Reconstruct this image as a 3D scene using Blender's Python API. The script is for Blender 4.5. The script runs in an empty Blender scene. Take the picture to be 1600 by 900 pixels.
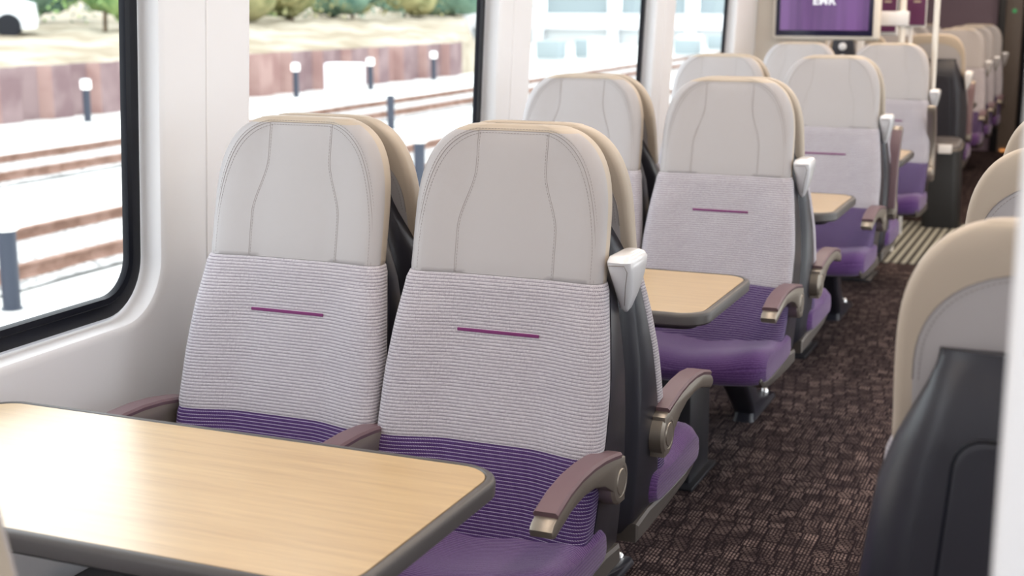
import bpy, bmesh, math, random
from mathutils import Vector, Matrix
random.seed(7)
C = bpy.context.scene.collection
S = bpy.context.scene
PI = math.pi

# ------------------------------------------------------------------ camera
yaw, pit, rol = math.radians(22.946), math.radians(11.857), math.radians(-0.078)
CAM = Vector((1.271, -2.381, 1.442))
s_, c_ = math.sin(yaw), math.cos(yaw)
R0 = Vector((c_, s_, 0)); F0 = Vector((-s_, c_, 0)); Z0 = Vector((0, 0, 1))
FW = F0 * math.cos(pit) - Z0 * math.sin(pit)
U0 = Z0 * math.cos(pit) + F0 * math.sin(pit)
RT = R0 * math.cos(rol) + U0 * math.sin(rol); UP = U0 * math.cos(rol) - R0 * math.sin(rol)
cam = bpy.data.cameras.new('camera'); camo = bpy.data.objects.new('camera', cam); C.objects.link(camo)
m = Matrix((RT, UP, -FW)).transposed().to_4x4(); m.translation = CAM
camo.matrix_world = m
cam.sensor_width = 36; cam.lens = 2175.4 / 1600 * 36
cam.clip_start = 0.05; cam.clip_end = 600
cam.dof.use_dof = True; cam.dof.focus_distance = 2.72; cam.dof.aperture_fstop = 4.6
S.camera = camo

# ------------------------------------------------------------------ view, world, lamps
S.view_settings.view_transform = 'Standard'; S.view_settings.look = 'None'
S.view_settings.exposure = 0.15; S.view_settings.gamma = 1.0
S.view_settings.use_curve_mapping = False
S.cycles.max_bounces = 8; S.cycles.transparent_max_bounces = 12
S.cycles.sample_clamp_indirect = 6
W = bpy.data.worlds.new('overcast_sky'); S.world = W; W.use_nodes = True
wn = W.node_tree.nodes; wl = W.node_tree.links
bg = wn['Background']; bg.inputs[0].default_value = (0.93, 0.97, 1.0, 1); bg.inputs[1].default_value = 3.1

def area(name, loc, sx, sy, power, col, rot=(0, 0, 0)):
    l = bpy.data.lights.new(name, 'AREA'); l.shape = 'RECTANGLE'; l.size = sx; l.size_y = sy
    l.energy = power; l.color = col
    o = bpy.data.objects.new(name, l); C.objects.link(o); o.location = loc; o.rotation_euler = rot
    return o
WARM = (1.0, 0.845, 0.70)
area('ceiling_lamp_strip', (0.25, 4.0, 2.08), 0.16, 13.0, 58, WARM)
area('ceiling_lamp_strip', (1.25, 4.0, 2.08), 0.16, 13.0, 58, WARM)
area('added_far_warm_light', (0.75, 6.2, 2.08), 1.2, 2.6, 22, (1.0, 0.74, 0.50))  # added warm light, tints the far pillars and walls

# ------------------------------------------------------------------ materials
def mat(name, col, rough=0.5, metal=0.0, spec=0.5, sheen=0.0, coat=0.0):
    mm = bpy.data.materials.new(name); mm.use_nodes = True
    b = mm.node_tree.nodes['Principled BSDF']
    b.inputs['Base Color'].default_value = (*col, 1); b.inputs['Roughness'].default_value = rough
    b.inputs['Metallic'].default_value = metal; b.inputs['Specular IOR Level'].default_value = spec
    b.inputs['Sheen Weight'].default_value = sheen; b.inputs['Coat Weight'].default_value = coat
    return mm
class NT:
    def __init__(s, mm): s.t = mm.node_tree; s.n = s.t.nodes; s.l = s.t.links; s.b = s.n['Principled BSDF']
    def node(s, k, **kw):
        n = s.n.new(k)
        for a, v in kw.items(): setattr(n, a, v)
        return n
    def m(s, op, a, b=None, c=None):
        n = s.n.new('ShaderNodeMath'); n.operation = op
        for i, v in enumerate((a, b, c)):
            if v is None: continue
            if isinstance(v, (int, float)): n.inputs[i].default_value = v
            else: s.l.new(v, n.inputs[i])
        return n.outputs[0]
    def noise(s, scale, vec=None, detail=2, rough=.5):
        n = s.n.new('ShaderNodeTexNoise'); n.inputs['Scale'].default_value = scale
        n.inputs['Detail'].default_value = detail; n.inputs['Roughness'].default_value = rough
        if vec is not None: s.l.new(vec, n.inputs['Vector'])
        return n.outputs['Fac']
    def mix(s, f, a, b):
        n = s.n.new('ShaderNodeMix'); n.data_type = 'RGBA'
        for i, v in ((0, f), (6, a), (7, b)):
            if isinstance(v, (int, float)): n.inputs[i].default_value = v
            elif isinstance(v, tuple): n.inputs[i].default_value = (*v, 1)
            else: s.l.new(v, n.inputs[i])
        return n.outputs[2]
    def bump(s, h, strength, dist):
        n = s.n.new('ShaderNodeBump'); n.inputs['Strength'].default_value = strength
        n.inputs['Distance'].default_value = dist; s.l.new(h, n.inputs['Height'])
        s.l.new(n.outputs[0], s.b.inputs['Normal'])
    def xyz(s, kind='Object'):
        tc = s.n.new('ShaderNodeTexCoord'); sp = s.n.new('ShaderNodeSeparateXYZ')
        s.l.new(tc.outputs[kind], sp.inputs[0]); return tc.outputs[kind], sp.outputs
    def maprange(s, v, a, b, c=0, d=1):
        n = s.n.new('ShaderNodeMapRange'); s.l.new(v, n.inputs[0])
        for i, q in zip((1, 2, 3, 4), (a, b, c, d)): n.inputs[i].default_value = q
        return n.outputs[0]

def leather(name, col):
    mm = mat(name, col, 0.48, spec=0.35); t = NT(mm)
    v, _ = t.xyz(); t.bump(t.noise(420, v, 3), 0.12, 0.0006)
    return mm
M = {}
M['leather'] = leather('light_grey_leather', (0.40, 0.382, 0.390))
M['leather_rim'] = leather('warm_lit_beige_leather', (0.45, 0.385, 0.315))  # beige rim tone, mostly warm light put into the leather colour

def knit(name, base, alt, gap, pitch, gapw, dash, dens, rough=0.9, sheen=0.25):
    """ribbed knit: ribs across u at 'pitch' in v (metres), dotted gaps between the ribs"""
    mm = mat(name, base, rough, spec=0.15, sheen=sheen); t = NT(mm)
    tc = t.n.new('ShaderNodeUVMap'); sp = t.n.new('ShaderNodeSeparateXYZ'); t.l.new(tc.outputs[0], sp.inputs[0])
    u, v = sp.outputs[0], sp.outputs[1]
    r = t.m('DIVIDE', v, pitch); fr = t.m('FRACT', r); row = t.m('FLOOR', r)
    tri = t.m('ABSOLUTE', t.m('SUBTRACT', fr, 0.5))            # 0 mid rib .. .5 at gap
    g = t.maprange(tri, 0.5 - gapw, 0.5 - gapw * .45)
    uu = t.m('ADD', t.m('DIVIDE', u, dash), t.m('MULTIPLY', row, 0.37))
    d = t.maprange(t.m('ABSOLUTE', t.m('SUBTRACT', t.m('FRACT', uu), 0.5)), 0.20, 0.32)
    comb = t.n.new('ShaderNodeCombineXYZ'); t.l.new(t.m('MULTIPLY', u, 1.0), comb.inputs[0]); t.l.new(t.m('MULTIPLY', v, 1.0), comb.inputs[1])
    nz = t.noise(260, comb.outputs[0], 2); nb = t.noise(28, comb.outputs[0], 3)
    gg = t.m('MULTIPLY', g, t.m('MAXIMUM', t.m('SUBTRACT', 1.0, d), dens))
    c1 = t.mix(t.maprange(t.m('ADD', t.m('MULTIPLY', nz, .85), t.m('MULTIPLY', nb, .15)), .38, .66), base, alt)
    t.l.new(t.mix(gg, c1, gap), t.b.inputs['Base Color'])
    h = t.m('ADD', t.m('SUBTRACT', 1.0, t.m('MULTIPLY', tri, 2.0)), t.m('MULTIPLY', nz, .5))
    t.bump(h, 0.5, 0.0015)
    return mm
M['knit_grey'] = knit('grey_ribbed_knit', (0.50, 0.48, 0.515), (0.36, 0.335, 0.375), (0.085, 0.065, 0.10), 0.0064, 0.17, 0.0042, 0.15)
M['knit_purple'] = knit('purple_ribbed_knit', (0.048, 0.021, 0.095), (0.078, 0.042, 0.14), (0.52, 0.46, 0.60), 0.0066, 0.15, 0.0048, 0.10, sheen=0.05)
M['plush'] = knit('purple_plush', (0.082, 0.034, 0.135), (0.122, 0.058, 0.19), (0.04, 0.017, 0.075), 0.0075, 0.13, 0.02, 0.55, sheen=0.25)
M['stripe'] = mat('magenta_woven_tab', (0.16, 0.02, 0.12), 0.6)
M['stitch'] = mat('grey_thread', (0.26, 0.24, 0.23), 0.8)
M['seam'] = mat('grey_seam_line', (0.23, 0.205, 0.195), 0.8)  # plain grey colour of the handle's seam line
def speck(name, col, rough, metal=0, spec=.5):
    mm = mat(name, col, rough, metal, spec); t = NT(mm); v, _ = t.xyz()
    t.bump(t.noise(900, v, 2), 0.15, 0.0003); return mm
M['shell'] = speck('charcoal_plastic', (0.019, 0.019, 0.027), 0.33)
M['shell_rim'] = speck('grey_edge_plastic', (0.085, 0.08, 0.085), 0.38)
M['bronze'] = speck('warm_grey_metallic_paint', (0.30, 0.265, 0.225), 0.36, 0.65)
M['dark_bronze'] = speck('dark_bronze_paint', (0.13, 0.115, 0.105), 0.4, 0.5)
M['pad'] = mat('mauve_arm_pad', (0.145, 0.088, 0.102), 0.42)
M['handle'] = mat('white_gloss_plastic', (0.74, 0.74, 0.76), 0.22, coat=.3)
M['chrome'] = mat('chrome', (0.8, 0.8, 0.8), 0.12, 1.0)
M['black'] = mat('black_rubber', (0.004, 0.005, 0.010), 0.35, spec=.25)
M['wall'] = mat('cream_wall_panel', (0.755, 0.765, 0.80), 0.42)
M['white'] = mat('white_trim', (0.80, 0.80, 0.82), 0.35)
M['cream'] = mat('cream_paint', (0.72, 0.67, 0.60), 0.4)
M['rim'] = mat('grey_table_edge', (0.080, 0.075, 0.075), 0.38)
M['under'] = mat('dark_table_underside', (0.03, 0.03, 0.035), 0.5)
M['dark'] = mat('black_panel', (0.012, 0.012, 0.016), 0.4)
M['navy'] = mat('navy_screen_border', (0.008, 0.007, 0.035), 0.3)
M['bin'] = mat('charcoal_bin', (0.022, 0.023, 0.026), 0.45)
M['purple_wall'] = mat('muted_purple_wall', (0.25, 0.18, 0.235), 0.5)
M['poster'] = mat('plum_poster', (0.085, 0.014, 0.07), 0.4)
M['pole'] = mat('cream_grab_pole', (0.74, 0.70, 0.64), 0.3)
M['postgrey'] = mat('brown_grey_post', (0.16, 0.13, 0.11), 0.4)
# wood
mm = mat('light_oak_laminate', (0.7, 0.5, 0.3), 0.36, spec=.9, coat=1.0)
mm.node_tree.nodes['Principled BSDF'].inputs['Coat Roughness'].default_value = .3; t = NT(mm); v, o = t.xyz()
mp = t.n.new('ShaderNodeMapping'); t.l.new(v, mp.inputs[0]); mp.inputs['Scale'].default_value = (1.6, 34, 1)
n1 = t.noise(1.7, mp.outputs[0], 6, .62)
mp2 = t.n.new('ShaderNodeMapping'); t.l.new(v, mp2.inputs[0]); mp2.inputs['Scale'].default_value = (5, 160, 1)
n2 = t.noise(2.5, mp2.outputs[0], 4, .6)
f = t.m('ADD', t.m('MULTIPLY', n1, .65), t.m('MULTIPLY', n2, .35))
t.l.new(t.mix(t.maprange(f, .36, .64), (0.44, 0.28, 0.115), (0.60, 0.42, 0.20)), t.b.inputs['Base Color'])
t.bump(n2, .08, .0005)
M['wood'] = mm
# carpet
mm = mat('plum_carpet', (.04, .03, .035), 0.95, spec=.1); t = NT(mm); v, o = t.xyz()
x, y = o[0], o[1]
bs = 0.047
by = t.m('FLOOR', t.m('DIVIDE', y, bs * 1.1))
w1 = t.n.new('ShaderNodeTexWhiteNoise'); w1.noise_dimensions = '1D'; t.l.new(by, w1.inputs['W'])
xo = t.m('ADD', x, t.m('MULTIPLY', t.m('FLOOR', t.m('MULTIPLY', w1.outputs['Value'], 5.0)), .0094))
bx = t.m('FLOOR', t.m('DIVIDE', xo, bs))
wv = t.n.new('ShaderNodeTexWhiteNoise'); wv.noise_dimensions = '2D'
cb = t.n.new('ShaderNodeCombineXYZ'); t.l.new(bx, cb.inputs[0]); t.l.new(by, cb.inputs[1]); t.l.new(cb.outputs[0], wv.inputs['Vector'])
rnd = wv.outputs['Value']
def dashes(a, b, pa, pb):
    fa = t.m('ABSOLUTE', t.m('SUBTRACT', t.m('FRACT', t.m('DIVIDE', a, pa)), .5))
    rowi = t.m('FLOOR', t.m('DIVIDE', a, pa))
    fb = t.m('ABSOLUTE', t.m('SUBTRACT', t.m('FRACT', t.m('ADD', t.m('DIVIDE', b, pb), t.m('MULTIPLY', rowi, .41))), .5))
    return t.m('MULTIPLY', t.m('LESS_THAN', fa, .27), t.m('LESS_THAN', fb, .36))
d1 = dashes(x, y, .0094, .0175); d2 = dashes(y, x, .0118, .0157)
sel = t.m('GREATER_THAN', rnd, .35)
fbx = t.m('FRACT', t.m('DIVIDE', xo, bs)); fby = t.m('FRACT', t.m('DIVIDE', y, bs * 1.1))
gapm = t.m('MULTIPLY', t.m('GREATER_THAN', fbx, .13), t.m('GREATER_THAN', fby, .10))
wob = t.maprange(t.m('FRACT', t.m('MULTIPLY', rnd, 7.3)), 0, 1, .35, 1.0)
d = t.m('ADD', t.m('MULTIPLY', d1, sel), t.m('MULTIPLY', d2, t.m('SUBTRACT', 1.0, sel)))
d = t.m('MULTIPLY', t.m('MULTIPLY', d, gapm), wob)
big = t.noise(16, v, 3); fine = t.noise(600, v, 2)
k = t.m('MULTIPLY', d, t.maprange(big, .36, .60, .25, 1.0)); k = t.m('MULTIPLY', k, t.maprange(fine, .3, .6, .5, 1))
t.l.new(t.mix(k, (0.014, 0.008, 0.0105), (0.36, 0.26, 0.235)), t.b.inputs['Base Color'])
t.bump(t.m('ADD', d, fine), .5, .002)
M['carpet'] = mm
# striped vestibule mat
mm = mat('striped_entrance_mat', (.1, .1, .09), 0.8, spec=.2); t = NT(mm); v, o = t.xyz()
fr = t.m('ABSOLUTE', t.m('SUBTRACT', t.m('FRACT', t.m('DIVIDE', o[0], .046)), .5))
k = t.maprange(fr, .22, .28)
t.l.new(t.mix(k, (0.045, 0.042, 0.038), (0.30, 0.30, 0.26)), t.b.inputs['Base Color'])
t.bump(k, .6, .004)
M['mat'] = mm
# glass
def glass(name, tint, refl):
    mm = bpy.data.materials.new(name); mm.use_nodes = True; n = mm.node_tree.nodes; l = mm.node_tree.links
    n.remove(n['Principled BSDF']); out = n['Material Output']
    tr = n.new('ShaderNodeBsdfTransparent'); tr.inputs[0].default_value = (*tint, 1)
    gl = n.new('ShaderNodeBsdfGlossy'); gl.inputs['Roughness'].default_value = .02
    fz = n.new('ShaderNodeFresnel'); fz.inputs[0].default_value = 1.45
    mu = n.new('ShaderNodeMath'); mu.operation = 'MULTIPLY'; mu.inputs[1].default_value = refl; l.new(fz.outputs[0], mu.inputs[0])
    mx = n.new('ShaderNodeMixShader'); l.new(mu.outputs[0], mx.inputs[0]); l.new(tr.outputs[0], mx.inputs[1]); l.new(gl.outputs[0], mx.inputs[2])
    l.new(mx.outputs[0], out.inputs[0]); return mm
M['glass'] = glass('window_glass', (0.93, 0.96, 0.965), .22)
# outside
def noisy(name, a, b, scale, lo=.4, hi=.6, rough=.9, det=4, bump=0):
    mm = mat(name, a, rough, spec=.1); t = NT(mm); v, o = t.xyz(); n = t.noise(scale, v, det)
    t.l.new(t.mix(t.maprange(n, lo, hi), a, b), t.b.inputs['Base Color'])
    if bump: t.bump(n, .6, bump)
    return mm
M['ground'] = noisy('pale_concrete', (0.62, 0.61, 0.58), (0.80, 0.80, 0.78), 1.2)
M['ballast'] = noisy('pale_ballast', (0.22, 0.21, 0.20), (0.62, 0.61, 0.60), 14, .35, .6, bump=.03)
M['rust'] = noisy('rusty_rail', (0.24, 0.145, 0.11), (0.34, 0.22, 0.175), 5)
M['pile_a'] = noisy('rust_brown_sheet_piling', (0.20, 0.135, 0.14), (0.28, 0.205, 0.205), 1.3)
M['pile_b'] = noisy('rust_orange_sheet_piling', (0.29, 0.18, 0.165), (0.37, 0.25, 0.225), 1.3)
M['grass'] = noisy('dry_grass_bank', (0.30, 0.25, 0.18), (0.46, 0.41, 0.33), 0.55, bump=.1)
M['leaf_a'] = noisy('green_leaves', (0.10, 0.20, 0.07), (0.30, 0.42, 0.16), 1.6)
M['leaf_b'] = noisy('olive_leaves', (0.16, 0.18, 0.08), (0.38, 0.36, 0.18), 1.6)
M['leaf_c'] = noisy('blue_green_leaves', (0.07, 0.15, 0.12), (0.20, 0.32, 0.24), 1.6)
M['bark'] = noisy('bark', (0.10, 0.07, 0.05), (0.2, 0.15, 0.1), 8)
M['bollard'] = mat('dark_bollard_post', (0.030, 0.038, 0.06), .5)
M['lamp'] = mat('white_lamp_head', (0.85, 0.85, 0.83), .4)
lb = M['lamp'].node_tree.nodes['Principled BSDF']; lb.inputs['Emission Color'].default_value = (1, .98, .92, 1); lb.inputs['Emission Strength'].default_value = 1.0
M['carpaint'] = mat('white_car_paint', (.75, .78, .80), .25, coat=.5)
M['carglass'] = mat('car_window', (.10, .14, .17), .1)
M['steel'] = mat('pale_steel', (.62, .65, .66), .5)
M['bluegrey'] = mat('blue_grey_cladding', (.30, .36, .38), .5)
def emit(name, col, st, base=(.02, .02, .02)):
    mm = mat(name, base, .2); b = mm.node_tree.nodes['Principled BSDF']
    b.inputs['Emission Color'].default_value = (*col, 1); b.inputs['Emission Strength'].default_value = st; return mm
mm = emit('screen_purple', (0.22, 0.06, 0.33), 1.0); t = NT(mm); v, o = t.xyz()
mp = t.n.new('ShaderNodeMapping'); t.l.new(v, mp.inputs[0]); mp.inputs['Scale'].default_value = (9, 1, .6)
t.l.new(t.mix(t.maprange(t.noise(1.2, mp.outputs[0], 2), .38, .62), (0.075, 0.012, 0.12), (0.145, 0.04, 0.21)), t.b.inputs['Emission Color'])
M['screen'] = mm
M['screen_text'] = emit('screen_lettering', (.9, .88, .92), 1.0)
M['green_led'] = emit('green_light', (.05, .5, .15), .5)
M['orange_reflection'] = emit('floor_reflection_glow', (.9, .35, .1), .8)  # emissive orange that imitates a reflection, not a fitting

# ------------------------------------------------------------------ mesh helpers
def finish(bm, name, mats, ang=40, smooth=True):
    me = bpy.data.meshes.new(name)
    bmesh.ops.recalc_face_normals(bm, faces=bm.faces[:])
    bm.to_mesh(me); bm.free()
    for q in (mats if isinstance(mats, (list, tuple)) else [mats]): me.materials.append(M[q])
    if smooth:
        me.shade_smooth()
        try: me.set_sharp_from_angle(angle=math.radians(ang))
        except Exception: pass
    return me
def ob(name, me, parent=None, loc=(0, 0, 0), rot=(0, 0, 0)):
    o = bpy.data.objects.new(name, me); C.objects.link(o); o.location = loc; o.rotation_euler = rot
    if parent: o.parent = parent
    return o
def thing(name, label, cat, loc=(0, 0, 0), rz=0, group=None):
    o = bpy.data.objects.new(name, None); C.objects.link(o); o.empty_display_size = .1
    o.location = loc; o.rotation_euler = (0, 0, rz); o['label'] = label; o['category'] = cat
    if group: o['group'] = group
    return o
def tag(o, label, cat, group=None, kind=None):
    o['label'] = label; o['category'] = cat
    if group: o['group'] = group
    if kind: o['kind'] = kind
    return o
def struct(name, me, parent=None, **k):
    o = ob(name, me, parent, **k)
    if not parent: o['kind'] = 'structure'
    return o
def box(bm, x0, x1, y0, y1, z0, z1, bev=0, seg=2, mi=0):
    vs = [bm.verts.new((x, y, z)) for x in (x0, x1) for y in (y0, y1) for z in (z0, z1)]
    q = [(0, 1, 3, 2), (4, 6, 7, 5), (0, 4, 5, 1), (2, 3, 7, 6), (0, 2, 6, 4), (1, 5, 7, 3)]
    fs = [bm.faces.new([vs[i] for i in f]) for f in q]
    for f in fs: f.material_index = mi
    if bev:
        es = list({e for f in fs for e in f.edges})
        bmesh.ops.bevel(bm, geom=es, offset=bev, segments=seg, affect='EDGES', profile=.5)
def boxm(name, m_, *a, bev=0, seg=2):
    bm = bmesh.new(); box(bm, *a, bev=bev, seg=seg); return finish(bm, name, m_)
def tube(bm, pts, r, n=8, cap=True, mi=0):
    pts = [Vector(p) for p in pts]; rings = []
    rr = r if isinstance(r, (list, tuple)) else [r] * len(pts)
    up = None
    for i, p in enumerate(pts):
        d = (pts[min(i + 1, len(pts) - 1)] - pts[max(i - 1, 0)]).normalized()
        if up is None: up = Vector((0, 0, 1)) if abs(d.z) < .9 else Vector((1, 0, 0))
        a = d.cross(up).normalized(); b = d.cross(a).normalized(); up = -b
        b = a.cross(d)
        rings.append([bm.verts.new(p + (a * math.cos(2 * PI * k / n) + b * math.sin(2 * PI * k / n)) * rr[i]) for k in range(n)])
    for i in range(len(rings) - 1):
        for k in range(n):
            f = bm.faces.new((rings[i][k], rings[i][(k + 1) % n], rings[i + 1][(k + 1) % n], rings[i + 1][k])); f.material_index = mi
    if cap:
        for q in (rings[0], rings[-1]):
            try: bm.faces.new(q).material_index = mi
            except ValueError: pass
def lathe(bm, prof, center=(0, 0, 0), axis='z', n=24, mi=0):
    c = Vector(center); rings = []
    for r, h in prof:
        ring = []
        for k in range(n):
            a = 2 * PI * k / n; u, v = r * math.cos(a), r * math.sin(a)
            p = (u, v, h) if axis == 'z' else ((h, u, v) if axis == 'x' else (u, h, v))
            ring.append(bm.verts.new(c + Vector(p)))
        rings.append(ring)
    for i in range(len(rings) - 1):
        for k in range(n):
            bm.faces.new((rings[i][k], rings[i][(k + 1) % n], rings[i + 1][(k + 1) % n], rings[i + 1][k])).material_index = mi
    for q in (rings[0], rings[-1]): bm.faces.new(q).material_index = mi
def loft(bm, secs, vs=None, cap0=True, cap1=True, matfn=None, closed=True):
    """stack of equal-length closed rings; UV in metres: u along the ring, v = vs[i]"""
    uvl = bm.loops.layers.uv.verify()
    rings = [[bm.verts.new(p) for p in s] for s in secs]; n = len(secs[0])
    us = []
    for s in secs:
        a = [0.0]
        for k in range(n): a.append(a[-1] + (Vector(s[(k + 1) % n]) - Vector(s[k])).length)
        us.append(a)
    vs = vs or list(range(len(secs)))
    for i in range(len(rings) - 1):
        for k in range(n if closed else n - 1):
            k2 = (k + 1) % n
            f = bm.faces.new((rings[i][k], rings[i][k2], rings[i + 1][k2], rings[i + 1][k]))
            for lp, (ii, kk) in zip(f.loops, ((i, k), (i, k + 1), (i + 1, k + 1), (i + 1, k))):
                lp[uvl].uv = (us[ii][kk], vs[ii])
            if matfn: f.material_index = matfn(i, k)
    for flag, ring, v in ((cap0, rings[0], vs[0]), (cap1, rings[-1], vs[-1])):
        if flag:
            f = bm.faces.new(ring)
            for lp in f.loops: lp[uvl].uv = (lp.vert.co.x, lp.vert.co.y)
def rrect(x0, x1, y0, y1, r, n=8):
    pts = []
    for cx, cy, a0 in ((x1 - r, y1 - r, 0), (x0 + r, y1 - r, 90), (x0 + r, y0 + r, 180), (x1 - r, y0 + r, 270)):
        for k in range(n + 1):
            a = math.radians(a0 + 90 * k / n); pts.append((cx + r * math.cos(a), cy + r * math.sin(a)))
    return pts
def interp(tab, z):
    if z <= tab[0][0]: return tab[0][1]
    for (a, va), (b, vb) in zip(tab, tab[1:]):
        if z <= b:
            u = (z - a) / (b - a); return va + (vb - va) * u
    return tab[-1][1]
def smooth_tab(tab, lo, hi, n=60, it=3):
    zs = [lo + (hi - lo) * i / n for i in range(n + 1)]; vs = [interp(tab, z) for z in zs]
    for _ in range(it): vs = [vs[0]] + [(vs[i - 1] + 2 * vs[i] + vs[i + 1]) / 4 for i in range(1, n)] + [vs[-1]]
    return list(zip(zs, vs))
def ss(a, b, x):
    t_ = min(1, max(0, (x - a) / (b - a))); return t_ * t_ * (3 - 2 * t_)

# ------------------------------------------------------------------ the seat (faces -y, origin on floor)
WT = smooth_tab([(.40, .215), (.50, .224), (.60, .229), (.72, .228), (.82, .217), (.915, .203), (1.0, .203), (1.06, .201), (1.2, .20)], .38, 1.21)
BT = smooth_tab([(.40, -.070), (.47, -.062), (.58, -.038), (.69, -.006), (.81, .026), (.915, .058), (1.0, .080), (1.1, .104), (1.15, .115), (1.21, .126)], .38, 1.21)
def yfront(z): return (.28 if z < .81 else .20) * (z - .81) - .006 * ss(.72, .52, z)
def fsurf(x, z, w, bol):
    a = min(1, abs(x) / w); return yfront(z) - bol * ss(.35, .88, a)
NF, NC = 22, 7
def bsec(z, w, inset=0.0, bol=.02, r=.028, cut=0.0, yadd=0.0, back=None):
    """closed ring of the seat back at height z; first NF+1 points run across the front from left to right"""
    w = w - inset; yb = (BT_at(z) if back is None else back) - cut
    pts = []
    wf = w - r
    for k in range(NF + 1):
        x = -wf + 2 * wf * k / NF; pts.append((x, fsurf(x, z, w, bol) + inset + yadd))
    yc = pts[-1][1]
    side = []
    rr = min(r, max(.004, (yb - yc) * .48))
    for k in range(1, NC + 1):
        a = PI / 2 * k / NC; side.append((wf + r * math.sin(a), yc + rr * (1 - math.cos(a))))
    r2 = min(.014, max(.003, (yb - yc - rr) * .5))
    for k in range(0, 4):
        a = PI / 2 * k / 3; side.append((w - r2 * (1 - math.cos(a)), yb - r2 + r2 * math.sin(a)))
    ring = pts + side
    nb = 6
    xb = w - r2
    for k in range(1, nb): ring.append((xb - 2 * xb * k / nb, yb))
    ring += [(-x, y) for x, y in reversed(side)]
    return [(x, y, z) for x, y in ring]
def BT_at(z): return interp(BT, z)
def WT_at(z): return interp(WT, z)
CROWN = [(0.0, .118), (.02, .112)]
def outline_w(z):
    """half width of the headrest with its rounded crown"""
    w = WT_at(z); z0, z1 = 1.03, 1.2
    if z <= z0: return w
    t_ = min(1, (z - z0) / (z1 - z0))
    return .088 + (w - .088) * (1 - t_ ** 2.5) ** (1 / 2.0) if t_ < 1 else .088
cache = {}
def mesh_headrest():
    if 'hr' in cache: return cache['hr']
    bm = bmesh.new(); secs = []; vs = []
    zs = [.913, .916, .925, .95, .98, 1.01, 1.035] + [1.03 + .165 * math.sin(PI / 2 * k / 16) for k in range(1, 17)]
    for z in zs:
        ins = .006 if z < .914 else (.001 if z < .92 else 0)
        tt = max(0, (z - 1.15) / .045); e = .007 * (1 - math.sqrt(max(0, 1 - min(1, tt) ** 2)))
        secs.append(bsec(z, outline_w(z) - .002, ins + e, bol=.010, r=.032, cut=e)); vs.append(z)
    for k in range(1, 6):
        a = PI / 2 * k / 5
        ins = .007 + .0145 * (1 - math.cos(a)) ; z = 1.195 + .006 * math.sin(a)
        secs.append(bsec(z, outline_w(1.195) - .002 - .045 * (1 - math.cos(a)), ins, bol=.010, r=.032, cut=ins)); vs.append(z)
    nside = NC
    nz = len(secs)
    def mf(i, k):
        front = k < NF or k == len(secs[0]) - 1
        zc = (vs[i] + vs[min(i + 1, nz - 1)]) / 2
        nn_ = len(secs[0])
        if (k < NF + 6 or k >= nn_ - 6) and zc < 1.1885: return 0
        return 1
    loft(bm, secs, vs, matfn=mf)
    cache['hr'] = finish(bm, 'headrest', ['leather', 'leather_rim'], 60); return cache['hr']
def front_pt(x, z, off=0.0, wsub=.002, bol=.010):
    w = outline_w(z) - wsub; r = .032; wf = w - r
    tt = max(0, (z - 1.15) / .045); e = .007 * (1 - math.sqrt(max(0, 1 - min(1, tt) ** 2)))
    w2 = w - e; wf = w2 - r
    ax = min(abs(x), w2)
    if ax <= wf: y = fsurf(ax, z, w2, bol) + e
    else:
        yc = fsurf(wf, z, w2, bol) + e; a = math.asin(min(1, (ax - wf) / r)); y = yc + r * (1 - math.cos(a))
    return Vector((x, y - off, z))
def dashline(bm, pts, r=.0007, dash=.004, gap=.0025):
    # resample and lay short stitches
    acc = [0]
    for a, b in zip(pts, pts[1:]): acc.append(acc[-1] + (b - a).length)
    L = acc[-1]; s = 0
    def at(d):
        for i in range(len(acc) - 1):
            if d <= acc[i + 1] or i == len(acc) - 2:
                u = (d - acc[i]) / max(1e-9, acc[i + 1] - acc[i]); return pts[i].lerp(pts[i + 1], min(1, u))
    while s < L - dash:
        tube(bm, [at(s), at(s + dash)], r * .7, 4, cap=False); s += dash + gap
def seam_x(z): return .073 + .030 * ss(1.12, 1.0, z)
def edge_x(z, ins):
    w = outline_w(z) - .002; return w - ins
def mesh_stitch(detail):
    key = 'st%d' % detail
    if key in cache: return cache[key]
    bm = bmesh.new()
    zs = [.917 + (1.187 - .917) * i / 26 for i in range(27)]
    for s in (-1, 1):
        line = [front_pt(s * seam_x(z), z, .0003) for z in zs]
        tube(bm, line, .00035, 4, cap=False)
        if detail: dashline(bm, [front_pt(s * (seam_x(z) - .0035), z, .0003) for z in zs], .0006)
    def rim_line(ins, ztop):
        L = [];n = 40
        # right side up, across crown, left side down
        zz = [.917 + (ztop - .917) * math.sin(PI / 2 * i / n) for i in range(n + 1)]
        xr = [max(.0, outline_w(min(1.199, z + (1.1995 - ztop))) - .002 - ins - .012 * ss(.96, 1.12, z)) for z in zz]
        right = [front_pt(x, z, .0004) for x, z in zip(xr, zz)]
        xm = xr[-1]
        mid = [front_pt(xm - 2 * xm * i / 12, ztop, .0004) for i in range(1, 12)]
        left = [Vector((-p.x, p.y, p.z)) for p in reversed(right)]
        return right + mid + left
    a = rim_line(.0155, 1.1885)
    tube(bm, a, .00045, 4, cap=False)
    if detail:
        dashline(bm, rim_line(.021, 1.184), .0006)
        dashline(bm, rim_line(.011, 1.192), .0006)
    # seam on the back of the headrest
    L = []
    for i in range(31):
        tt = i / 30; ang = PI * tt
        x = .165 * math.cos(ang) * (1 if True else 1); x = math.copysign(abs(math.cos(ang)) ** .7, math.cos(ang)) * .178
        z = 1.0 + .142 * abs(math.sin(ang)) ** .8
        L.append(Vector((x, BT_at(z) + .0012, z)))
    tube(bm, L, .0009, 4, cap=False)
    if detail: dashline(bm, [Vector((p.x * .96, p.y + .0006, 1.0 + (p.z - 1.0) * .96)) for p in L], .0007)
    cache[key] = finish(bm, 'stitching', 'stitch'); return cache[key]
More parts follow.
